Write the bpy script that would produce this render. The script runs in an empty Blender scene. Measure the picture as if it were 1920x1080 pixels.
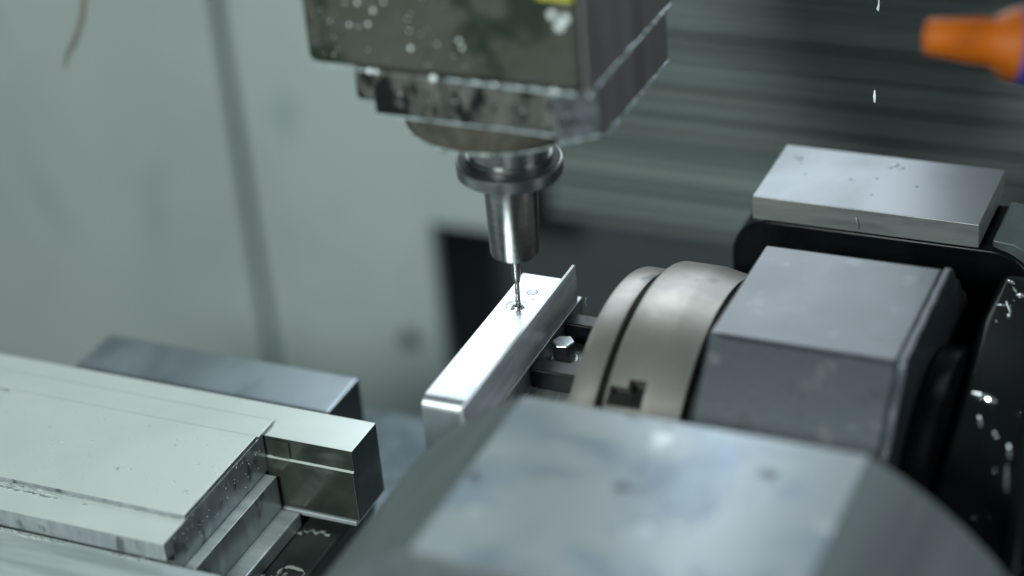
import bpy, bmesh, math, random
from mathutils import Vector, Matrix

random.seed(7)
scene = bpy.context.scene
S = 0.001                                   # all dimensions below are written in millimetres

# ------------------------------------------------------------------ camera
cam_data = bpy.data.cameras.new("camera")
cam = bpy.data.objects.new("camera", cam_data)
scene.collection.objects.link(cam)
RX = Vector((0.91435, 0.397595, -0.076695))
RY = Vector((0.139692, -0.487504, -0.861873))
RZ = Vector((-0.380066, 0.77734, -0.50129))
cam.matrix_world = Matrix(((RX.x, -RY.x, -RZ.x, 0.3435716),
                           (RX.y, -RY.y, -RZ.y, -0.7073370),
                           (RX.z, -RY.z, -RZ.z, 0.4658637),
                           (0, 0, 0, 1)))
cam_data.sensor_width = 36.0
cam_data.lens = 72.95
cam_data.clip_start = 0.01
cam_data.clip_end = 50.0
cam_data.dof.use_dof = True
cam_data.dof.focus_distance = 0.912
cam_data.dof.aperture_fstop = 2.3
cam_data.dof.aperture_blades = 0
scene.camera = cam

# ------------------------------------------------------------------ light and exposure
world = bpy.data.worlds.new("World")
scene.world = world
world.use_nodes = True
world.node_tree.nodes["Background"].inputs[0].default_value = (0.60, 0.74, 0.78, 1)
world.node_tree.nodes["Background"].inputs[1].default_value = 0.20


def lamp(name, loc, target, sx, sy, power, col):
    d = bpy.data.lights.new(name, 'AREA')
    d.shape = 'RECTANGLE'; d.size = sx; d.size_y = sy
    d.energy = power; d.color = col
    o = bpy.data.objects.new(name, d)
    scene.collection.objects.link(o)
    o.location = loc
    o.rotation_euler = (Vector(target) - Vector(loc)).to_track_quat('-Z', 'Y').to_euler()
    return o


# enclosure work lamps on the back wall and in front; side lamp is added fill
lamp("back_work_lamp", (-0.122, 0.375, 0.35), (-0.11, -0.6, 0.12), 0.415, 0.46, 2.2, (0.82, 0.93, 1.0))
lamp("front_work_lamp", (-0.10, -0.95, 0.58), (-0.10, 0.35, -0.12), 0.16, 0.16, 14.2, (0.89, 1.0, 0.955))
lamp("side_fill_lamp", (0.95, -0.15, 0.42), (0.0, 0.0, 0.0), 0.30, 0.45, 3.2, (0.86, 0.93, 1.0))  # unseen fill lamp added to brighten the right-facing sides

scene.view_settings.view_transform = 'Standard'
scene.view_settings.look = 'None'
scene.view_settings.exposure = 0.0
scene.view_settings.gamma = 1.0
scene.view_settings.use_curve_mapping = False
scene.render.engine = 'CYCLES'
scene.cycles.use_denoising = True
scene.cycles.max_bounces = 8
scene.cycles.sample_clamp_indirect = 6.0


# ------------------------------------------------------------------ materials
def lerp_ramp(nt, a, b):
    r = nt.nodes.new('ShaderNodeMapRange')
    r.inputs['From Min'].default_value = a
    r.inputs['From Max'].default_value = b
    return r


def mat(name, col, rough=0.4, metal=0.0, col2=None, nscale=60, nstretch=(1, 1, 1), lo=0.42, hi=0.62,
        rough2=None, bump=0.0, bscale=900, bstretch=(1, 1, 1), spots=None, coat=0.0, detail=4,
        fine=0.0, spec=0.5, streak=None):
    m = bpy.data.materials.new(name)
    m.use_nodes = True
    nt = m.node_tree
    p = nt.nodes['Principled BSDF']
    p.inputs['Roughness'].default_value = rough
    p.inputs['Metallic'].default_value = metal
    p.inputs['Base Color'].default_value = (*col, 1)
    p.inputs['Specular IOR Level'].default_value = spec
    if coat:
        p.inputs['Coat Weight'].default_value = coat
        p.inputs['Coat Roughness'].default_value = 0.12
    tc = nt.nodes.new('ShaderNodeTexCoord')

    def noise(scale, stretch, det=4, rgh=0.55, dist=0.0):
        mp = nt.nodes.new('ShaderNodeMapping')
        mp.inputs['Scale'].default_value = stretch
        nt.links.new(tc.outputs['Object'], mp.inputs['Vector'])
        n = nt.nodes.new('ShaderNodeTexNoise')
        n.inputs['Scale'].default_value = scale
        n.inputs['Detail'].default_value = det
        n.inputs['Roughness'].default_value = rgh
        n.inputs['Distortion'].default_value = dist
        nt.links.new(mp.outputs[0], n.inputs['Vector'])
        return n

    def mixcol(fac, a_sock, a_col, b_col):
        mx = nt.nodes.new('ShaderNodeMix'); mx.data_type = 'RGBA'
        nt.links.new(fac, mx.inputs[0])
        if a_sock is not None:
            nt.links.new(a_sock, mx.inputs[6])
        else:
            mx.inputs[6].default_value = (*a_col, 1)
        mx.inputs[7].default_value = (*b_col, 1)
        return mx.outputs[2]

    csock = None
    if col2 is not None:
        n = noise(nscale, nstretch, detail, 0.6, 0.4)
        r = lerp_ramp(nt, lo, hi)
        nt.links.new(n.outputs[0], r.inputs[0])
        csock = mixcol(r.outputs[0], None, col, col2)
        if rough2 is not None:
            r2 = nt.nodes.new('ShaderNodeMapRange')
            r2.inputs['To Min'].default_value = rough
            r2.inputs['To Max'].default_value = rough2
            nt.links.new(r.outputs[0], r2.inputs[0])
            nt.links.new(r2.outputs[0], p.inputs['Roughness'])
    for sp in ([spots] if spots and not isinstance(spots, list) else (spots or [])):
        # spots = (colour, scale, stretch, lo, hi)
        n = noise(sp[1], sp[2], 3, 0.5)
        r = lerp_ramp(nt, sp[3], sp[4])
        nt.links.new(n.outputs[0], r.inputs[0])
        csock = mixcol(r.outputs[0], csock, col, sp[0])
    if csock is not None:
        nt.links.new(csock, p.inputs['Base Color'])
    if bump:
        n = noise(bscale, bstretch, 3)
        b = nt.nodes.new('ShaderNodeBump')
        b.inputs['Strength'].default_value = bump
        b.inputs['Distance'].default_value = 0.0006
        nt.links.new(n.outputs[0], b.inputs['Height'])
        nt.links.new(b.outputs[0], p.inputs['Normal'])
    return m


M = {}
M['wall'] = mat('wall_paint', (0.40, 0.455, 0.435), 0.5, 0, (0.35, 0.405, 0.39), 9, (1, 1, .5), .4, .65,
                spots=[((0.30, 0.36, 0.35), 22, (1.5, 1, .5), .64, .74), ((0.24, 0.28, 0.28), 60, (1, 1, 1), .73, .78)])
M['gap'] = mat('wall_gap', (0.05, 0.065, 0.065), 0.7)
M['slat'] = mat('way_cover_steel', (0.25, 0.30, 0.285), 0.42, 0.2, (0.19, 0.235, 0.22), 5, (.6, 1, 4), .35, .7,
                bump=.2, bscale=120, bstretch=(.05, 1, 1))
M['slat_pale'] = mat('way_cover_pale_steel', (0.40, 0.455, 0.43), 0.36, 0.3, (0.28, 0.33, 0.31), 5, (.6, 1, 4), .35, .7)
M['slat_dull'] = mat('way_cover_dark_steel', (0.06, 0.075, 0.072), 0.36, 0.2, (0.10, 0.122, 0.116), 5, (.6, 1, 4), .35, .7)
M['dark'] = mat('recess_grey', (0.065, 0.077, 0.082), 0.6, 0, (0.05, 0.06, 0.064), 10)
M['table'] = mat('table_wet', (0.30, 0.35, 0.40), 0.32, 0.35, (0.20, 0.25, 0.28), 30, (1, 1, 1), .4, .62, rough2=.2)
M['head'] = mat('head_grey_paint', (0.050, 0.051, 0.045), 0.42, 0, (0.036, 0.039, 0.028), 34, (1, 1, 1), .44, .60,
                spots=[((0.006, 0.014, 0.006), 52, (1, 1, .8), .51, .62), ((0.075, 0.085, 0.075), 130, (1, 1, .8), .66, .76)],
                rough2=.5, bump=.12, bscale=400)
M['head_low'] = mat('head_grimy_steel', (0.125, 0.125, 0.115), 0.36, 0.3, (0.06, 0.062, 0.057), 90, (1, 1, .18), .42, .60,
                    spots=[((0.006, 0.007, 0.007), 110, (1, 1, .4), .51, .57),
                           ((0.008, 0.009, 0.008), 260, (1, 1, .8), .58, .63)], bump=.2, bscale=500)
M['head_side'] = mat('head_side_panel', (0.20, 0.18, 0.185), 0.36, 0.35, (0.12, 0.105, 0.108), 40, (1, 1, .12), .4, .65)
M['nose'] = mat('nose_brown_steel', (0.105, 0.095, 0.075), 0.38, 0.4, (0.042, 0.038, 0.027), 55, (1, 1, 1), .42, .62, rough2=.5)
M['yellow'] = mat('yellow_sticker', (0.36, 0.33, 0.015), 0.5)
M['steel'] = mat('ground_steel', (0.36, 0.365, 0.365), 0.29, 1.0, (0.29, 0.295, 0.295), 120, (1, 1, 3), .4, .6, bump=.05,
                 bscale=700, bstretch=(.2, .2, 3))
M['collar_dark'] = mat('dark_collar', (0.014, 0.017, 0.018), 0.5, 0.0, spec=.2)  # dark tone for the ring on the collar's top face
M['steel_dark'] = mat('blackened_steel', (0.07, 0.075, 0.075), 0.35, 0.8)
M['carbide'] = mat('carbide', (0.22, 0.225, 0.215), 0.38, 1.0)
M['alu'] = mat('wet_aluminium', (0.70, 0.73, 0.755), 0.36, 1.0, (0.60, 0.63, 0.66), 90, (1, 1, 1), .45, .65, bump=.08,
               bscale=600, bstretch=(1, .3, 1), spots=[((0.24, 0.265, 0.29), 75, (1, .5, 1), .64, .70)])
M['alu_fin'] = mat('milled_aluminium', (0.66, 0.69, 0.72), 0.34, 0.5, (0.48, 0.51, 0.54), 160, (1, .12, 1), .4, .62,
                   bump=.15, bscale=900, bstretch=(1, .06, 1))
M['alu_plug'] = mat('drilled_floor', (0.40, 0.41, 0.45), 0.42, 0.9)
M['alu_burr'] = mat('bright_burr', (0.52, 0.55, 0.57), 0.28, 1.0, (0.34, 0.345, 0.34), 420, (1, 1, 1), .42, .60)
M['black_clamp'] = mat('black_oxide', (0.003, 0.0035, 0.0045), 0.30, 0.0, (0.006, 0.007, 0.009), 120, (1, 1, 1), .4, .65, spec=.2)
M['bolt'] = mat('dark_bolt', (0.42, 0.44, 0.46), 0.30, 1.0, (0.30, 0.32, 0.34), 300)
M['plate_pale'] = mat('wet_pale_plate', (0.42, 0.45, 0.46), 0.36, 0.7, (0.26, 0.285, 0.295), 160, (1, .4, 1), .4, .62, bump=.15, bscale=500, bstretch=(1, .2, 1))
M['base_alu'] = mat('wet_base', (0.30, 0.32, 0.33), 0.38, 0.8, (0.16, 0.17, 0.175), 200, (1, .5, 1), .4, .6)
M['ring'] = mat('ring_steel', (0.36, 0.335, 0.30), 0.34, 0.75, (0.265, 0.252, 0.235), 26, (1, 1, 1), .38, .66,
                spots=[((0.12, 0.12, 0.125), 60, (1, .6, 1), .64, .76)], rough2=.42, bump=.22, bscale=1800, bstretch=(1, .004, .004))
M['house'] = mat('housing_grey', (0.044, 0.054, 0.065), 0.30, 0.4, (0.032, 0.040, 0.049), 22, (1, 1, 1), .4, .64, rough2=.36, coat=.38,
                 spots=[((0.09, 0.098, 0.105), 75, (1, 1, 1), .62, .74), ((0.022, 0.025, 0.028), 40, (1, 1, .2), .58, .70)], bump=.08, bscale=300)
M['house'].node_tree.nodes['Principled BSDF'].inputs['Coat Roughness'].default_value = .22
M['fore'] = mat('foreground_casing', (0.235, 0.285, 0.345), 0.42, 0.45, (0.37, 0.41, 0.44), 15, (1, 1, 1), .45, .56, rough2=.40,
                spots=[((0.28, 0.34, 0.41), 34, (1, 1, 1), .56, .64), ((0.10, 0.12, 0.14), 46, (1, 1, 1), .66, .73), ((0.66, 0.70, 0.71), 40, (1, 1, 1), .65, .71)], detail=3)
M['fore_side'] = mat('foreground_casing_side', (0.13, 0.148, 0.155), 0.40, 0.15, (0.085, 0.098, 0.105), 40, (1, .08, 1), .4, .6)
M['black'] = mat('black_housing', (0.0022, 0.003, 0.0034), 0.26, 0, (0.004, 0.0055, 0.006), 25, (1, 1, 1), .4, .6, spec=.10)
M['black_matte'] = mat('black_matte', (0.008, 0.010, 0.010), 0.5, 0, (0.02, 0.024, 0.022), 40)
M['plate'] = mat('plate_aluminium', (0.19, 0.202, 0.215), 0.30, 0.7, (0.16, 0.17, 0.18), 18, (1, 1, 1), .4, .62, rough2=.34, bump=.05, bscale=300, bstretch=(.1, 1, 1))
M['plate_side'] = mat('sawn_side', (0.25, 0.27, 0.26), 0.42, 0.6, (0.18, 0.195, 0.19), 120, (.2, 1, 1), .4, .65)
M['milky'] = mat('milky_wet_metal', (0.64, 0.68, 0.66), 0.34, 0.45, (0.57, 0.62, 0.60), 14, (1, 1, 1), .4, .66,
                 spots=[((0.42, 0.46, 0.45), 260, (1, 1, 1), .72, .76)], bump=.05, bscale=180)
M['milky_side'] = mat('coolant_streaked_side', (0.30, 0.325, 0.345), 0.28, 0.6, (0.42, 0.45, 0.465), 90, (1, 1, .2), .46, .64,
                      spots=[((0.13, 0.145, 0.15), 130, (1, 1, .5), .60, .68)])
M['jaw_side'] = mat('jaw_wet_shaded_side', (0.10, 0.112, 0.10), 0.22, 0.7, (0.055, 0.064, 0.058), 45, (1, 1, 1), .4, .62, spots=[((0.20, 0.22, 0.205), 60, (.4, 1, 1), .60, .74)])  # wet metal, darkened so the jaw's shading sits in the colour
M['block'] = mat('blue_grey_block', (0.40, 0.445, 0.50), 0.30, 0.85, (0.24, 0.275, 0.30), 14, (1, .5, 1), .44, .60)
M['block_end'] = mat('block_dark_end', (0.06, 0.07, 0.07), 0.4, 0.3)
M['shoulder'] = mat('teal_grey_cover', (0.075, 0.092, 0.098), 0.4, 0.2, (0.055, 0.068, 0.073), 40)
M['striated'] = mat('striated_jaw', (0.55, 0.60, 0.60), 0.36, 0.6, (0.40, 0.45, 0.46), 110, (.12, 1, 1), .4, .62, bump=.2,
                    bscale=500, bstretch=(.05, 1, 1))
M['orange'] = mat('orange_plastic', (0.33, 0.075, 0.001), 0.55, 0, (0.24, 0.05, 0.001), 60, spec=.2)
M['blue'] = mat('blue_plastic', (0.03, 0.035, 0.22), 0.4)
M['foam'] = mat('coolant_foam', (0.70, 0.75, 0.74), 0.35, 0, (0.5, 0.56, 0.55), 300)
M['gloss'] = mat('glossy_coolant', (0.75, 0.80, 0.80), 0.06, 0.9)
M['stain'] = mat('dried_stain', (0.17, 0.195, 0.18), 0.6, 0, (0.09, 0.105, 0.095), 200)
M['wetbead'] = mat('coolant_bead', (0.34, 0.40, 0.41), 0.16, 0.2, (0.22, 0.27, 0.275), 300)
M['chip'] = mat('metal_chip', (0.62, 0.63, 0.62), 0.3, 0.8)
M['strand'] = mat('brown_strand', (0.06, 0.052, 0.034), 0.5, 0.2)
wm = mat('coolant_water', (0.9, 0.95, 0.95), 0.06, 0)
wm.node_tree.nodes['Principled BSDF'].inputs['Transmission Weight'].default_value = 0.75
wm.node_tree.nodes['Principled BSDF'].inputs['IOR'].default_value = 1.34
M['water'] = wm


# ------------------------------------------------------------------ builders
def tag(o, label=None, cat=None, group=None, kind=None):
    if label: o['label'] = label
    if cat: o['category'] = cat
    if group: o['group'] = group
    if kind: o['kind'] = kind
    return o


def thing(name, loc, label, cat, group=None):
    o = bpy.data.objects.new(name, None)
    scene.collection.objects.link(o)
    o.empty_display_size = 0.01
    o.location = Vector(loc) * S
    return tag(o, label, cat, group)


def obj(name, bm, m, parent=None, bevel=0.0, seg=3, smooth=35):
    """bm is in millimetres, world coordinates; linked as one mesh object."""
    me = bpy.data.meshes.new(name)
    bmesh.ops.scale(bm, vec=(S, S, S), verts=bm.verts)
    bmesh.ops.recalc_face_normals(bm, faces=bm.faces)
    bm.to_mesh(me); bm.free()
    mats = m if isinstance(m, (list, tuple)) else [m]
    for k in mats:
        me.materials.append(M[k])
    o = bpy.data.objects.new(name, me)
    scene.collection.objects.link(o)
    if parent is not None:
        o.parent = parent
        # parents are empties moved by translation only, or meshes sitting at the origin
        t = Vector((0, 0, 0)); q = parent
        while q is not None:
            t += Vector(q.location) if q.type == 'EMPTY' else Vector((0, 0, 0))
            q = q.parent if q.type == 'EMPTY' else None
        if parent.type == 'EMPTY':
            o.matrix_parent_inverse = Matrix.Translation(-t)
    if smooth:
        for p in me.polygons: p.use_smooth = True
        me.set_sharp_from_angle(angle=math.radians(smooth))
    if bevel:
        b = o.modifiers.new('bevel', 'BEVEL')
        b.width = bevel * S; b.segments = seg; b.limit_method = 'ANGLE'; b.angle_limit = math.radians(30)
        b.harden_normals = True
    return o


def B(): return bmesh.new()


def box(bm, x0, x1, y0, y1, z0, z1, mi=0):
    vs = [bm.verts.new(p) for p in ((x0, y0, z0), (x1, y0, z0), (x1, y1, z0), (x0, y1, z0),
                                    (x0, y0, z1), (x1, y0, z1), (x1, y1, z1), (x0, y1, z1))]
    fs = []
    for q in ((0, 3, 2, 1), (4, 5, 6, 7), (0, 1, 5, 4), (1, 2, 6, 5), (2, 3, 7, 6), (3, 0, 4, 7)):
        f = bm.faces.new([vs[i] for i in q]); f.material_index = mi; fs.append(f)
    return fs          # bottom, top, front(-y), right(+x), back, left


def prism(bm, pts, axis, a, b, mi=0):
    """extrude a closed outline along an axis: outline in (y,z) for x, (x,z) for y, (x,y) for z."""
    def mk(u, v, w):
        return {'x': (w, u, v), 'y': (u, w, v), 'z': (u, v, w)}[axis]
    A = [bm.verts.new(mk(u, v, a)) for u, v in pts]
    Bv = [bm.verts.new(mk(u, v, b)) for u, v in pts]
    n = len(pts); fs = []
    fs.append(bm.faces.new(A)); fs.append(bm.faces.new(Bv[::-1]))
    for i in range(n):
        fs.append(bm.faces.new((A[i], Bv[i], Bv[(i + 1) % n], A[(i + 1) % n])))
    for f in fs: f.material_index = mi
    return fs


def lathe(bm, prof, c=(0, 0), axis='z', n=64, mi=0):
    """spin a (radius, position) profile about an axis through c."""
    rings = []
    for r, h in prof:
        row = []
        for k in range(n):
            a = 2 * math.pi * k / n
            u, v = c[0] + r * math.cos(a), c[1] + r * math.sin(a)
            row.append(bm.verts.new({'z': (u, v, h), 'x': (h, u, v), 'y': (u, h, v)}[axis]))
        rings.append(row)
    for i in range(len(rings) - 1):
        for k in range(n):
            f = bm.faces.new((rings[i][k], rings[i][(k + 1) % n], rings[i + 1][(k + 1) % n], rings[i + 1][k]))
            f.material_index = mi
    for row in (rings[0], rings[-1]):
        f = bm.faces.new(row); f.material_index = mi


def tube(bm, pts, rad, n=8):
    rows = []
    pts = [Vector(p) for p in pts]
    for i, p in enumerate(pts):
        d = (pts[min(i + 1, len(pts) - 1)] - pts[max(i - 1, 0)]).normalized()
        u = d.orthogonal().normalized(); v = d.cross(u)
        r = rad[i] if isinstance(rad, (list, tuple)) else rad
        rows.append([bm.verts.new(p + r * (math.cos(2 * math.pi * k / n) * u + math.sin(2 * math.pi * k / n) * v)) for k in range(n)])
    for i in range(len(rows) - 1):
        for k in range(n):
            bm.faces.new((rows[i][k], rows[i][(k + 1) % n], rows[i + 1][(k + 1) % n], rows[i + 1][k]))
    bm.faces.new(rows[0]); bm.faces.new(rows[-1][::-1])


def drop(bm, p, nrm, r, flat=0.45, sx=1.0):
    """a bead of liquid sitting on a face."""
    q = Vector(nrm).to_track_quat('Z', 'Y').to_matrix().to_4x4()
    mt = Matrix.Translation(Vector(p)) @ q @ Matrix.Diagonal((r * sx, r, r * flat, 1))
    bmesh.ops.create_icosphere(bm, subdivisions=2, radius=1.0, matrix=mt)


def cut(o, cutters):
    """subtract boxes from a mesh object and freeze the result."""
    for c in cutters:
        md = o.modifiers.new('cut', 'BOOLEAN'); md.object = c; md.operation = 'DIFFERENCE'; md.solver = 'EXACT'
    bpy.context.view_layer.update()
    dg = bpy.context.evaluated_depsgraph_get()
    me = bpy.data.meshes.new_from_object(o.evaluated_get(dg))
    o.modifiers.clear(); o.data = me
    for c in cutters: bpy.data.objects.remove(c, do_unlink=True)


# ================================================================== setting
# ---- painted sheet wall behind everything
bm = B(); box(bm, -1100, -270, 412, 420, -700, 700)
wall = tag(obj('back_wall', bm, 'gap', smooth=0), 'pale grey green painted sheet metal wall at the back left', None, kind='structure')
bm = B(); box(bm, -1095, -407, 400, 411, -700, 700); obj('panel', bm, 'wall', wall, bevel=2.5)
bm = B()
prism(bm, [(-398, -700), (-257, -700), (-257, -207), (-192, -207), (-192, 700), (-398, 700)], 'y', 400, 411)
obj('panel', bm, 'wall', wall, bevel=2.5)
bm = B(); box(bm, -384, -374, 397.6, 399.7, -420, -150); obj('wall_strip', bm, 'wall', wall, bevel=1)
bm = B(); lathe(bm, [(7.5, 399.8), (7.5, 397.5), (5.5, 396)], (-282, -304), 'y', 24); bo = obj('bolt', bm, 'gap', wall)
for bx_, bz in ((-330, -205), (-356, -280)):
    bm = B(); lathe(bm, [(4, 399.8), (4, 398.6), (3, 398)], (bx_, bz), 'y', 20); obj('bolt', bm, 'wall', wall)

# ---- dark opening below the way cover
bm = B(); box(bm, -420, 520, 540, 550, -700, -150)
tag(obj('recess', bm, 'dark', smooth=0), 'dark opening below the ribbed cover', None, kind='structure')

# ---- wet machine table
bm = B(); box(bm, -218, 700, -420, 108, -190, -150)
tag(obj('machine_table', bm, 'table', bevel=3), 'wet blue grey machine table under the vise', None, kind='structure')

# ---- ribbed telescopic cover on the right
way = thing('way_cover', (150, 470, -215), 'dull grey green ribbed telescopic cover filling the back right', 'cover')
bm = B(); box(bm, -188, 620, 470, 476, -214, 520); obj('backing', bm, 'slat', way, smooth=0)
z = -214.0; i = 0
hs = [6, 4.5, 7, 4, 6, 5, 5.5, 4, 8, 4.5, 6, 4, 7]
tone = ['slat', 'slat_dull', 'slat_pale', 'slat_dull', 'slat', 'slat_dull', 'slat_pale', 'slat_dull', 'slat_pale', 'slat_dull', 'slat']  # pale and dark slat tones alternate to strengthen the ribs
while z < 60:
    h = hs[i % len(hs)]
    bm = B()
    d = (i * 5) % 4
    prism(bm, [(469.6, z), (469.6, z + h - .5), (462 + (i % 3), z + h - .5), (449 + d, z + 1.6), (449 + d, z)], 'x', -188, 620)
    obj('slat', bm, tone[i % 11], way, bevel=.4, seg=1)
    z += h; i += 1
bm = B(); box(bm, -188, 620, 452, 469.6, z, 520); obj('upper_sheet', bm, 'slat', way)

# ================================================================== spindle head
hd = thing('spindle_head', (0, 0, 98), 'grimy grey olive machine spindle head hanging from above', 'machine head')
bm = B(); box(bm, -60, 58, -50, 46, 133, 420); casing = obj('casing', bm, 'head', hd, bevel=4, seg=4)
bm = B(); box(bm, 58.3, 60.0, -47, 47, 131, 400); obj('side_panel', bm, 'head_side', hd, bevel=.7)
bm = B(); prism(bm, [(-32, -49.2), (46.5, -49.2), (56.5, -38), (56.5, 42), (-32, 42)], 'z', 113.6, 132.6); lowp = obj('lower_plate', bm, 'head_low', hd, bevel=1.2)
bm = B(); prism(bm, [(47.2, -49.6), (59.8, -36), (58.0, -35.2), (46.2, -48.4)], 'z', 110, 131); obj('corner_plate', bm, 'base_alu', hd, bevel=.6)
bm = B(); box(bm, -42, -32.4, -46, 40, 117, 132.6); obj('lower_plate', bm, 'head_low', hd, bevel=2.2)
bm = B(); box(bm, 57.0, 59.8, -34.8, 41, 107, 130.4); obj('side_strip', bm, 'head_side', hd, bevel=.8)
bm = B(); lathe(bm, [(30, 113.2), (43.5, 113.2), (43.5, 101.5), (42.2, 97.2), (38, 94.6), (24, 94.0), (24, 93)], (2.4, 0), 'z', 96)
nose = obj('nose_flange', bm, 'nose', hd)
for k in range(12):
    a = 2 * math.pi * (k + .5) / 12
    bm = B(); lathe(bm, [(2.2, 106), (2.2, 95.8), (1.8, 95.0)], (2.4 + 40 * math.cos(a), 40 * math.sin(a)), 'z', 12)
    obj('bolt', bm, 'nose', nose)
bm = B(); lathe(bm, [(22.5, 94.6), (22.5, 88.0), (21.6, 86.9), (18.4, 86.6), (18.4, 86)], (2.0, 0), 'z', 96); obj('nose_ring', bm, 'nose', hd)
for xx in (-20, 4, 33, 51):
    bm = B(); lathe(bm, [(2.0, -48.9), (2.0, -49.9), (1.5, -50.2)], (xx, 122 - .02 * xx), 'y', 16); obj('bolt', bm, 'steel_dark', lowp)
bm = B(); box(bm, 43, 57.4, -50.5, -50.1, 170.6, 196); obj('yellow_sticker', bm, 'yellow', hd, smooth=0)
bm = B()
for x, zz, r in ((-27, 159, 1.1), (-12.3, 144.7, 1.2), (9, 150, 1.0), (-30, 153, .9), (-38.3, 152, .8), (48.8, 164.5, 2.1),
                 (54.0, 163.3, 2.3), (51.5, 160, 2.4), (-33.6, 161.7, 1.0), (10, 147, .9), (-22, 163, .8), (-44, 168, 1.0)):
    drop(bm, (x, -50.1, zz), (0, -1, 0), r * .8, .6)
for x, r in ((-32, 1.3), (-29, 1.2), (-4, 1.6), (47, 1.5)):
    drop(bm, (x, -49.7, 132.6), (0, -1, 0), r, .7)
for _ in range(30):
    drop(bm, (random.uniform(-56, 20), -50.05, random.uniform(136, 176)), (0, -1, 0), random.uniform(.15, .45), .5)
tag(obj('coolant_droplets', bm, 'foam'), 'white coolant droplets clinging to the front of the spindle head', 'droplets', kind='stuff')

def wet_edge(bm, p, q, r, n=26, miss=.12):
    """an uneven pale bead along an edge: coolant, with the edge highlight in its colour."""
    p = Vector(p); q = Vector(q); run = []; rad = []
    for k in range(n + 1):
        gap = random.random() < miss
        run.append(p.lerp(q, k / n) + Vector((0, 0, random.uniform(-.25, .2) * r)))
        rad.append(r * (.15 if gap else random.uniform(.5, 1.15)))
    tube(bm, run, rad, 8)


bm = B()  # coolant beads whose pale colour also stands in for bright edge reflections
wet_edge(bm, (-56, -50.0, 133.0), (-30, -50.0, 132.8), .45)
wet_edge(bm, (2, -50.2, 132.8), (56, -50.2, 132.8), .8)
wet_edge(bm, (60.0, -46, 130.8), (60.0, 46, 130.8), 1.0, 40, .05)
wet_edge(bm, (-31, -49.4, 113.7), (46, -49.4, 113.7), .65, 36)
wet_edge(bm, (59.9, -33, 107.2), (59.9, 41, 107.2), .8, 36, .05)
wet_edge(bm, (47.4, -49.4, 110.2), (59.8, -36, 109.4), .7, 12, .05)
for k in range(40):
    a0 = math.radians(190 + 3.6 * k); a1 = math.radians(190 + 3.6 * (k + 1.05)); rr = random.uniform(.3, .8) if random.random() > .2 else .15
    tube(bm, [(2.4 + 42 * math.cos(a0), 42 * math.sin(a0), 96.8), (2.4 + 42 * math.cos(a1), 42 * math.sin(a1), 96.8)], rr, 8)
tag(obj('coolant_edge_glints', bm, 'wetbead'), 'pale coolant and painted highlights along the lower edges of the spindle head', 'coolant', kind='stuff')

# ---- tool holder and drill
th = thing('tool_holder', (0, 0, 28), 'polished steel tool holder with round collar under the spindle head', 'tool holder')
bm = B(); lathe(bm, [(9.4, 28), (10.3, 28.4), (10.7, 29.6), (11.9, 68.4), (11.9, 69)], (0, 0), 'z', 96); obj('shank_body', bm, 'steel', th)
bm = B(); lathe(bm, [(12, 67.6), (21.6, 67.6), (22.8, 68.6), (22.8, 73.6), (22.3, 74.2), (22.0, 74.3), (18.5, 74.3)], (0, 0), 'z', 96); obj('collar', bm, 'steel', th)
bm = B(); lathe(bm, [(18.5, 74.4), (21.9, 74.4), (21.6, 74.7), (18.5, 74.7)], (0, 0), 'z', 96); obj('collar_face', bm, 'collar_dark', th)
bm = B(); lathe(bm, [(18.4, 74.7), (18.4, 77.2), (16.2, 77.4), (16.2, 78)], (0, 0), 'z', 96); obj('groove_ring', bm, 'steel', th)
bm = B(); lathe(bm, [(16.2, 77.3), (17.3, 77.6), (17.3, 86.2), (16.5, 86.4)], (0, 0), 'z', 96); obj('upper_ring', bm, 'steel', th)
dr = thing('drill', (0, 0, 0), 'thin grey drill pressing into the top of the white bar', 'drill')
bm = B(); lathe(bm, [(2.0, 28.3), (2.0, 17.0), (1.55, 13.6), (1.2, 13.0)], (0, 0), 'z', 32); obj('shank', bm, 'carbide', dr)
bm = B()
n = 20; rows = []
for j in range(46):
    zz = 13.2 - 13.0 * j / 45; row = []
    for k in range(n):
        a = 2 * math.pi * k / n + zz * .55
        r = 1.12 - .26 * max(0, math.cos(2 * (a - zz * .55 - .0))) ** 3
        row.append(bm.verts.new((r * math.cos(a), r * math.sin(a), zz)))
    rows.append(row)
for j in range(45):
    for k in range(n): bm.faces.new((rows[j][k], rows[j][(k + 1) % n], rows[j + 1][(k + 1) % n], rows[j + 1][k]))
bm.faces.new(rows[0]); bm.faces.new(rows[-1])
obj('fluted_tip', bm, 'carbide', dr)

for t in (th, dr):
    t.location = Matrix.Rotation(math.radians(1.4), 3, 'Y') @ t.location
    t.rotation_euler = (0, math.radians(1.4), 0)

# ================================================================== bar being drilled
bar = thing('aluminium_bar', (2, -25, -26), 'bright white aluminium bar with a thin upright fin under the drill', 'metal bar')
bm = B()
prism(bm, [(-79, -26), (29.5, -26), (29.5, -.6), (28.9, 0), (-74, 0), (-75.9, -.38), (-77.5, -1.46), (-78.6, -3.1), (-79, -5)], 'x', -10.2, 13.8)
body = obj('bar_body', bm, 'alu')
bm = B(); lathe(bm, [(2.45, -2), (2.45, 5)], (.6, 14.1), 'z', 40); c1 = obj('cutter', bm, 'alu')
cut(body, [c1])
body.parent = bar; body.matrix_parent_inverse = Matrix.Translation(-Vector(bar.location))
for p in body.data.polygons: p.use_smooth = True
body.data.set_sharp_from_angle(angle=math.radians(25))
mdb = body.modifiers.new('bevel', 'BEVEL'); mdb.width = .35 * S; mdb.segments = 2; mdb.limit_method = 'ANGLE'; mdb.harden_normals = True
bm = B(); lathe(bm, [(2.3, -2.2), (2.3, -.12), (2.2, -.05)], (.6, 14.1), 'z', 32); obj('hole_floor', bm, 'alu_plug', bar)
bm = B()
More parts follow.
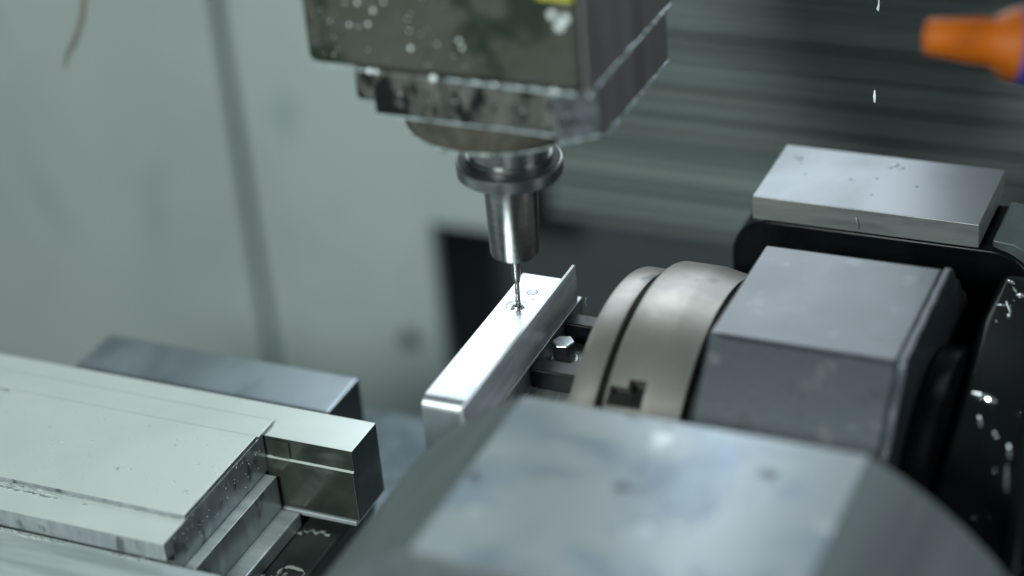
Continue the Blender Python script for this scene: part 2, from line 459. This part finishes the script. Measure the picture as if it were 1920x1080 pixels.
prism(bm, [(-91, -11), (30.5, -11), (30.5, 7.2), (29.6, 7.6), (-91, 7.6)], 'x', 14.0, 15.3)
obj('fin', bm, 'alu_fin', bar, bevel=.2, seg=2)
bm = B(); prism(bm, [(-70, -22), (34, -22), (34, -11.2), (-70, -11.2)], 'x', 13.9, 16.0); obj('foot', bm, 'plate_pale', bar, bevel=.3)
# raised burr and chips round the drill
bm = B()
nn = 56; rows = []
for r, h in ((1.25, -.1), (1.6, .6), (2.0, .8), (2.6, .35), (3.4, .12), (4.4, .22), (5.6, .12), (6.8, .015)):
    row = []
    for k in range(nn):
        a = 2 * math.pi * k / nn
        rr = r * (1 + .10 * math.sin(3 * a + r) + .05 * math.sin(7 * a) + random.uniform(-.05, .05)); hh = h * (1 + random.uniform(-.5, .5))
        row.append(bm.verts.new((rr * math.cos(a), rr * math.sin(a), max(hh, .012))))
    rows.append(row)
for j in range(len(rows) - 1):
    for k in range(nn): bm.faces.new((rows[j][k], rows[j][(k + 1) % nn], rows[j + 1][(k + 1) % nn], rows[j + 1][k]))
obj('drilling_burr', bm, 'alu_burr', bar)
bm = B()
for _ in range(26):
    a = random.uniform(0, 6.28); r = abs(random.gauss(3.2, 1.3)) + 1.2
    if random.random() < .2: r += random.uniform(2, 6)
    drop(bm, (r * math.cos(a), r * math.sin(a), .1), (0, 0, 1), random.uniform(.12, .38), .5, random.uniform(1, 2.2))
tag(obj('drilling_swarf', bm, 'alu_burr'), 'tiny bright chips scattered round the drill tip on the bar', 'chips', kind='stuff')

# ---- fork clamp, bolt, base plate
bp = thing('base_plate', (32, -3, -20), 'wet grey plate under the black fork clamp beside the bar', 'plate')
bm = B(); box(bm, 18.8, 44.8, -48, 34, -26, -21.8); obj('plate', bm, 'plate_pale', bp, bevel=.5)
ck = thing('fork_clamp', (35, -3, -21), 'black slotted fork clamp pressing on the back of the bar', 'clamp')
bm = B()
prism(bm, [(16.2, -28), (44.6, -28), (44.6, 21), (16.2, 21), (16.2, 11.4), (31, 11.4), (34.5, 8), (34.5, -14.5), (31, -18), (16.2, -18)],
      'z', -21.6, -11.8)
obj('fork', bm, 'black_clamp', ck, bevel=1.1, seg=3)
hb = thing('hex_bolt', (21, -5, -21), 'hexagon bolt with bright top in the slot of the black clamp', 'bolt')
bm = B(); lathe(bm, [(3.5, -21.7), (6.4, -21.7), (6.4, -19.8), (5.9, -19.4), (3.5, -19.4)], (22.6, -4.6), 'z', 40); obj('washer', bm, 'plate_pale', hb)
bm = B()
hexp = [(22.6 + 5.3 * math.cos(math.radians(60 * k + 12)), -4.6 + 5.3 * math.sin(math.radians(60 * k + 12))) for k in range(6)]
prism(bm, hexp, 'z', -19.3, -10.4); obj('bolt_head', bm, 'bolt', hb, bevel=.9, seg=3)

# ================================================================== rotary unit
AY, AZ = 1.0, -66.0
ru = thing('rotary_unit', (110, 1, -150), 'steel rotary unit with two round flanges and eight sided grey housing', 'machine unit')


def ring_profile(x0, x1, r, rin=60):
    return [(rin, x0), (r - 1.2, x0), (r - .4, x0 + .3), (r, x0 + 1.2), (r, x1 - 1.2), (r - .4, x1 - .3), (r - 1.2, x1), (rin, x1)]


bm = B(); lathe(bm, ring_profile(45.2, 57.2, 82.0), (AY, AZ), 'x', 160); obj('flange', bm, 'ring', ru)
bm = B(); lathe(bm, ring_profile(57.6, 61.2, 78.5), (AY, AZ), 'x', 160); obj('neck', bm, 'steel_dark', ru)
bm = B()
pr = [(60, 61.6), (84.6, 61.6), (86.2, 62.2), (86.8, 63.6), (86.8, 80), (86.2, 83), (84.0, 94.6), (60, 94.6)]
lathe(bm, pr, (AY, AZ), 'x', 160); ring2 = obj('flange', bm, 'ring', None)
cs = []
for x0, x1, a0, a1 in ((63.5, 71.6, -42.5, -37.0), (71.0, 78.5, -42.5, -34.4)):
    bm = B()
    pts = []
    for a in (a0, a1): pts.append((AY + 92 * math.sin(math.radians(a)), AZ + 92 * math.cos(math.radians(a))))
    for a in (a1, a0): pts.append((AY + 77 * math.sin(math.radians(a)), AZ + 77 * math.cos(math.radians(a))))
    prism(bm, pts, 'x', x0, x1); cs.append(obj('cutter', bm, 'ring'))
cut(ring2, cs)
ring2.parent = ru; ring2.matrix_parent_inverse = Matrix.Translation(-Vector(ru.location))
for p in ring2.data.polygons: p.use_smooth = True
ring2.data.set_sharp_from_angle(angle=math.radians(35))
bm = B(); box(bm, 63.0, 79, -57, -39, -4, -2); obj('slot_insert', bm, 'black_matte', ru)
bm = B(); lathe(bm, ring_profile(95.0, 100.4, 78), (AY, AZ), 'x', 120); obj('neck', bm, 'steel_dark', ru)
apo = 91.0
HY = AY + 2.4
octo = [(HY + apo / math.cos(math.radians(22.5)) * math.sin(math.radians(22.5 + 45 * k)),
         AZ + apo / math.cos(math.radians(22.5)) * math.cos(math.radians(22.5 + 45 * k))) for k in range(8)]
bm = B(); prism(bm, octo, 'x', 100.6, 178.4); obj('housing', bm, 'house', ru, bevel=1.8, seg=4)
# end cover with an uneven sealant edge
bm = B()
oc2 = []
for k in range(8):
    a = Vector(octo[k]); b = Vector(octo[(k + 1) % 8]); c = Vector((AY, AZ))
    for j in range(14):
        p = a.lerp(b, j / 14); d = (p - c).normalized()
        p = p + d * (.9 + .5 * math.sin(j * 1.9 + k) + random.uniform(-.3, .3)); oc2.append((p.x, p.y))
prism(bm, oc2, 'x', 178.6, 181.6); obj('sealant_rim', bm, 'house', ru, bevel=.6, seg=2)
bm = B(); lathe(bm, [(66, 181.8), (68.0, 183), (68.0, 192), (60, 193)], (AY, AZ), 'x', 96); obj('end_cover', bm, 'black', ru)

# ---- black motor housing to the right of it
mo = thing('motor_housing', (260, 0, -150), 'black wet motor housing at the right edge', 'motor housing')
bm = B()
prism(bm, [(-92, -150), (96, -150), (96, -10), (84, 2), (40, 2), (-60, -34), (-92, -70)], 'x', 193.4, 330); obj('case', bm, 'black', mo, bevel=5, seg=4)
bm = B(); tube(bm, [(222, 70, 8), (224, 40, 6), (226, 0, -8), (229, -40, -22), (232, -80, -50)], 4.5, 14); obj('cable', bm, 'black', mo)
bm = B()


def slope(y): return 2.1 if y > 40 else 2.1 - .36 * (40 - y)


for _ in range(40):
    y = random.uniform(-85, 85)
    drop(bm, (random.uniform(198, 240), y, slope(y)), (0, -.3, 1), random.uniform(.1, .3), .6, random.uniform(1, 1.6))
for x, y, dx, dy, r in ((199, 5.2, 11, -2.4, 1.5), (204.5, -5, 2, -5, .8), (212, -11, 1.6, -3, .9), (219, -16, 2.0, -6, 1.0), (220.5, -25, 2.5, -12, 1.0),
                        (226, -40, 2, -8, .7), (197.5, 78, 4, -3, .9), (201, 73, 3, -5, .6), (204, 66, 4, 0, 1.2), (201, 60, 4, -9, .5), (204, 50, 1, -3, .8), (198, 56, 6, 1, .5)):
    tube(bm, [(x + dx * t + random.uniform(-.2, .2), y + dy * t, slope(y + dy * t)) for t in (0, .25, .5, .75, 1)], [r * .4, r * .8, r, r * .9, r * .4], 10)
tag(obj('coolant_beads', bm, 'gloss'), 'wet beads glinting on the black motor housing', 'droplets', kind='stuff')


# ---- round bodies with a flat milled on top, one near and one far
def flat_topped(name, y0, y1, cx, cz, r, flat, label, top, side, endm):
    t = thing(name, (cx, (y0 + y1) / 2, cz - r), label, 'machine unit')
    bm = B()
    a0 = math.acos((flat - cz) / r)
    n = 120
    pts = [(cx + r * math.sin(a0 + (2 * math.pi - 2 * a0) * k / n), cz + r * math.cos(a0 + (2 * math.pi - 2 * a0) * k / n)) for k in range(n + 1)]
    prism(bm, pts, 'y', y0, y1)
    for f in bm.faces:
        c = f.calc_center_median()
        bm.normal_update()
    for f in bm.faces:
        nz = f.normal
        if abs(nz.z) > .999 and f.calc_center_median().z > flat - .5: f.material_index = 0
        elif abs(nz.y) > .99: f.material_index = 2
        else: f.material_index = 1
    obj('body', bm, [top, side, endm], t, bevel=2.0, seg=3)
    return t


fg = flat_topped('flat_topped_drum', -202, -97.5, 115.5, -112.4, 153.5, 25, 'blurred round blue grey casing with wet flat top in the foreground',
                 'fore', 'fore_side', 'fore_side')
fb = thing('support_drum', (136, 140, -150), 'dark round shouldered casing under the grey metal plate at the back', 'machine unit')
bm = B()
rr = 20; pts = [(66, -150)]
pts += [(66 + rr - rr * math.cos(math.radians(a)), 5 - rr + rr * math.sin(math.radians(a))) for a in range(0, 91, 9)]
pts += [(206 - rr + rr * math.sin(math.radians(a)), 5 - rr + rr * math.cos(math.radians(a))) for a in range(0, 91, 9)]
pts += [(206, -150)]
prism(bm, pts, 'y', 96.5, 140)
obj('body', bm, 'black', fb, bevel=2.0)
bm = B()
pts = [(186.5, 5.3), (186.5, 9), (196, 8), (204, 4), (210, -4), (213, -16), (213, -150), (206.4, -150), (206.4, -16), (200, -1)]
prism(bm, pts, 'y', 99, 137); obj('shoulder_cover', bm, 'shoulder', fb, bevel=1.0)

# ---- grey plate lying on the far casing
pl = thing('metal_plate', (130, 118, 6), 'flat grey aluminium plate lying on the dark casing behind the rotary unit', 'metal plate')
bm = B()
fs = box(bm, 78.6, 182, 91, 145, 8.4, 20)
for f in fs[2:]: f.material_index = 1
obj('slab', bm, ['plate', 'plate_side'], pl, bevel=.4, seg=2)
bm = B()
box(bm, 90, 172, 99, 140, 6.2, 8.3); obj('spacer', bm, 'black_matte', pl)
bm = B()
for x, y, r in ((88, 133, 1.5), (90, 128, .9), (133, 137, 1.6), (136, 135, 1.2), (131, 134, 1.0), (128, 122, .8), (130, 106, .7), (147, 119, 1.0), (117, 118, .6), (95, 118, .7)):
    drop(bm, (x, y, 20.02), (0, 0, 1), r, .35, random.uniform(1, 1.8))
tag(obj('plate_droplets', bm, 'wetbead'), 'small water beads on the grey plate at the back right', 'droplets', kind='stuff')

# ================================================================== vise with its workpiece (left)
vb = thing('vise_body', (-170, -120, -150), 'vise bed coloured black for shade under the pale clamped block', 'vise')
bm = B(); box(bm, -300, -66, -240, -44, -150, -92); obj('bed', bm, 'black_matte', vb, bevel=2)  # black puts the shadow of vise and drum into the bed's colour
bm = B(); box(bm, -300, -86, -150, -66.2, -91.8, -84); obj('rail', bm, 'striated', vb, bevel=.8)
rj = thing('rear_jaw', (-160, -51, -92), 'long pale rear vise jaw with a grooved front', 'vise jaw')
bm = B()
fs = prism(bm, [(-64.0, -84), (-39, -84), (-39, -47), (-62.8, -47), (-62.8, -57.6), (-64.0, -57.9)], 'x', -340, -56.6)
bm.normal_update()
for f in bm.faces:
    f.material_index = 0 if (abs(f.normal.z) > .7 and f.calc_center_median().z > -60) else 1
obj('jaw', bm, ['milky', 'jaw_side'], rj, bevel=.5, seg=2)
bm = B(); box(bm, -97.5, -88.5, -63.8, -62.9, -57.2, -48.5); obj('jaw_key', bm, 'jaw_side', rj, bevel=.3)
bm = B(); box(bm, -340, -58, -65.0, -40, -86.5, -84.2); obj('jaw_foot', bm, 'striated', rj, bevel=.5)

wp = thing('stepped_block', (-170, -100, -66), 'pale wet stepped aluminium block clamped flat in the vise', 'metal block')
bm = B()
fs = prism(bm, [(-148.2, -54.8), (-148.2, -46), (-67.6, -46), (-67.6, -45.0), (-53.5, -45.0), (-53.5, -46.8), (-64.0, -46.8),
                (-64.0, -65.2), (-142, -65.2), (-142, -54.8)], 'x', -330, -100.8)
bm.normal_update()
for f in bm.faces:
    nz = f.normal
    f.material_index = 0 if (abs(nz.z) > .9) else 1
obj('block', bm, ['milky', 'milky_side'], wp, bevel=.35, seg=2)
bm = B()
fs = box(bm, -233, -100.9, -130.3, -69.0, -45.9, -43.6)
for f in fs[2:]: f.material_index = 1
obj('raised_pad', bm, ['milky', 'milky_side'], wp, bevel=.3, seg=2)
fj = thing('front_jaw', (-190, -170, -92), 'pale striated front vise jaw at the bottom left corner', 'vise jaw')
bm = B(); box(bm, -340, -74, -230, -148.4, -91.6, -55.2); obj('jaw', bm, ['striated'], fj, bevel=.8)
pa = thing('parallel_bar', (-190, -100, -83), 'narrow grey support bar under the pale stepped block', 'metal bar')
bm = B()
fs = box(bm, -330, -95.2, -138, -66.6, -83.8, -65.6)
for f in fs[2:]: f.material_index = 1
obj('bar', bm, ['striated', 'milky_side'], pa, bevel=.4, seg=2)
bm = B()
for _ in range(70):
    x = random.uniform(-200, -104); y = random.uniform(-128, -72)
    drop(bm, (x, y, -43.58), (0, 0, 1), random.uniform(.15, .55), .3, random.uniform(1, 2))
for _ in range(60):
    drop(bm, (-100.7, random.uniform(-140, -66), random.uniform(-62, -46)), (1, 0, 0), random.uniform(.15, .6), .4)
for k in range(26):
    x = -192 + 26 * random.random(); drop(bm, (x, -131.2 - random.random() * 1.5, -45.9), (0, 0, 1), random.uniform(.3, .9), .4, 2)
for k in range(30):
    x = -186 + 30 * random.random(); drop(bm, (x, -149.6 - random.random() * 2, -55.0), (0, 0, 1), random.uniform(.3, .8), .5, 1.6)
for k in range(14):
    x = -124 + 12 * random.random(); drop(bm, (x, -149.2 - random.random() * 1.5, -55.0), (0, 0, 1), random.uniform(.3, .7), .5, 1.4)
tag(obj('block_droplets', bm, 'water'), 'clear coolant beads on the pale stepped block', 'droplets', kind='stuff')
bm = B()
for x0, x1, y, z0, r in ((-196, -163, -134.0, -45.9, .55), (-150, -147, -134, -45.9, .4), (-186, -150, -150.5, -55.1, .5), (-126, -112, -150.4, -55.1, .55), (-200, -103, -130.9, -45.8, .16)):
    nn = max(6, int((x1 - x0) / 1.2))
    tube(bm, [(x0 + (x1 - x0) * k / nn, y + random.uniform(-.5, .5) * (r > .2), z0) for k in range(nn + 1)], [r * random.uniform(.2, 1.2) for _ in range(nn + 1)], 8)
tag(obj('coolant_ridges', bm, 'gloss'), 'thin glinting ridges of coolant along the front steps of the pale block', 'coolant', kind='stuff')

bm = B()
for cx, cy, rr, a0, a1 in ((-80, -118, 14, 20, 170), (-84, -96, 9, 200, 340), (-77, -80, 12, 60, 190), (-90, -140, 16, 10, 120), (-74, -100, 6, 0, 250)):
    pts = []; rad = []
    for k in range(18):
        a = math.radians(a0 + (a1 - a0) * k / 17); q = rr * (1 + random.uniform(-.12, .12))
        pts.append((min(cx + q * math.cos(a), -67.5), cy + q * math.sin(a), -91.7)); rad.append(random.uniform(.2, 1.3))
    tube(bm, pts, rad, 6)
tag(obj('dried_coolant', bm, 'stain'), 'pale dried coolant trails on the black vise bed', 'coolant', kind='stuff')

bb = thing('rear_block', (-170, 0, -150), 'blurred blue grey block behind the vise', 'metal block')
bm = B()
fs = box(bm, -239, -96, -15, 17, -150, -65)
fs[3].material_index = 1
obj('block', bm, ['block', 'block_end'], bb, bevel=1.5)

# ================================================================== coolant nozzle (upper right)
nz = thing('coolant_nozzle', (195, 5, 140), 'orange plastic coolant nozzle with a blue joint at the upper right', 'nozzle')
a = Vector((178.1, -2.2, 148.8)); b = Vector((211.1, 10.4, 143.2)); ax = (b - a).normalized()


def along(prof, name, m, n=40):
    bm = B(); u = ax.orthogonal().normalized(); v = ax.cross(u); rows = []
    for r, t in prof:
        c = a + ax * t
        rows.append([bm.verts.new(c + r * (math.cos(2 * math.pi * k / n) * u + math.sin(2 * math.pi * k / n) * v)) for k in range(n)])
    for i in range(len(rows) - 1):
        for k in range(n): bm.faces.new((rows[i][k], rows[i][(k + 1) % n], rows[i + 1][(k + 1) % n], rows[i + 1][k]))
    bm.faces.new(rows[0]); bm.faces.new(rows[-1])
    return obj(name, bm, m, nz)


along([(3.4, 2.5), (4.2, 2.2), (4.8, 0), (6.0, .1), (6.6, .9), (7.4, 8), (9.0, 21.5), (8.7, 23.6), (9.4, 25.5), (12.0, 29), (13.6, 32.5), (13.9, 34)], 'nozzle', 'orange')
along([(12, 33.4), (14.2, 34.2), (14.8, 40), (13, 46), (10, 52), (10, 66)], 'joint', 'blue')
along([(11, 60), (13.5, 63), (14, 70), (11, 82), (11, 150)], 'joint', 'blue')

# ================================================================== loose things
st = B(); tube(st, [(-127, -94.7, 178), (-126.5, -100.2, 167.9), (-127.2, -104, 162.5), (-128.6, -107.4, 158), (-130, -110.1, 155.1), (-129.8, -112.9, 150.7)],
               [1.1, 1.1, 1.0, 1.1, .8, .4], 8)
tag(obj('hanging_strand', st, 'strand'), 'thin brown curled strand hanging at the upper left', 'strand')
for nm, pts, rr, lab in (
        ('metal_chip', [(127.3, 89.8, 16.5), (127.8, 89.2, 14.5), (128.3, 89.4, 12.4), (128.0, 89.9, 10.8)], .22, 'curled sliver of metal on the front edge of the grey plate'),
        ('metal_chip', [(22, 24.6, -10), (21.6, 24.6, -7.6), (21.9, 24.8, -5.6)], .2, 'tiny upright sliver of metal beside the black fork clamp')):
    bm = B(); tube(bm, pts, rr, 6); tag(obj(nm, bm, 'chip'), lab, 'metal chip', 'loose metal chips')
for pts, rr, lab in (
        ([(124.7, 135.3, 103.3), (125.1, 133.5, 100.6), (124.9, 132.6, 98.8), (125.3, 132.3, 98.0)], [.2, .35, .7, .2], 'falling water drop at the top right edge left of the orange nozzle'),
        ([(128.7, 114.4, 68.0), (129.0, 113.2, 65.6), (129.4, 111.9, 63.2)], [.3, .65, .4], 'falling water drop above the grey plate')):
    bm = B(); tube(bm, pts, rr, 10); tag(obj('water_drop', bm, 'foam'), lab, 'water drop', 'falling water drops')
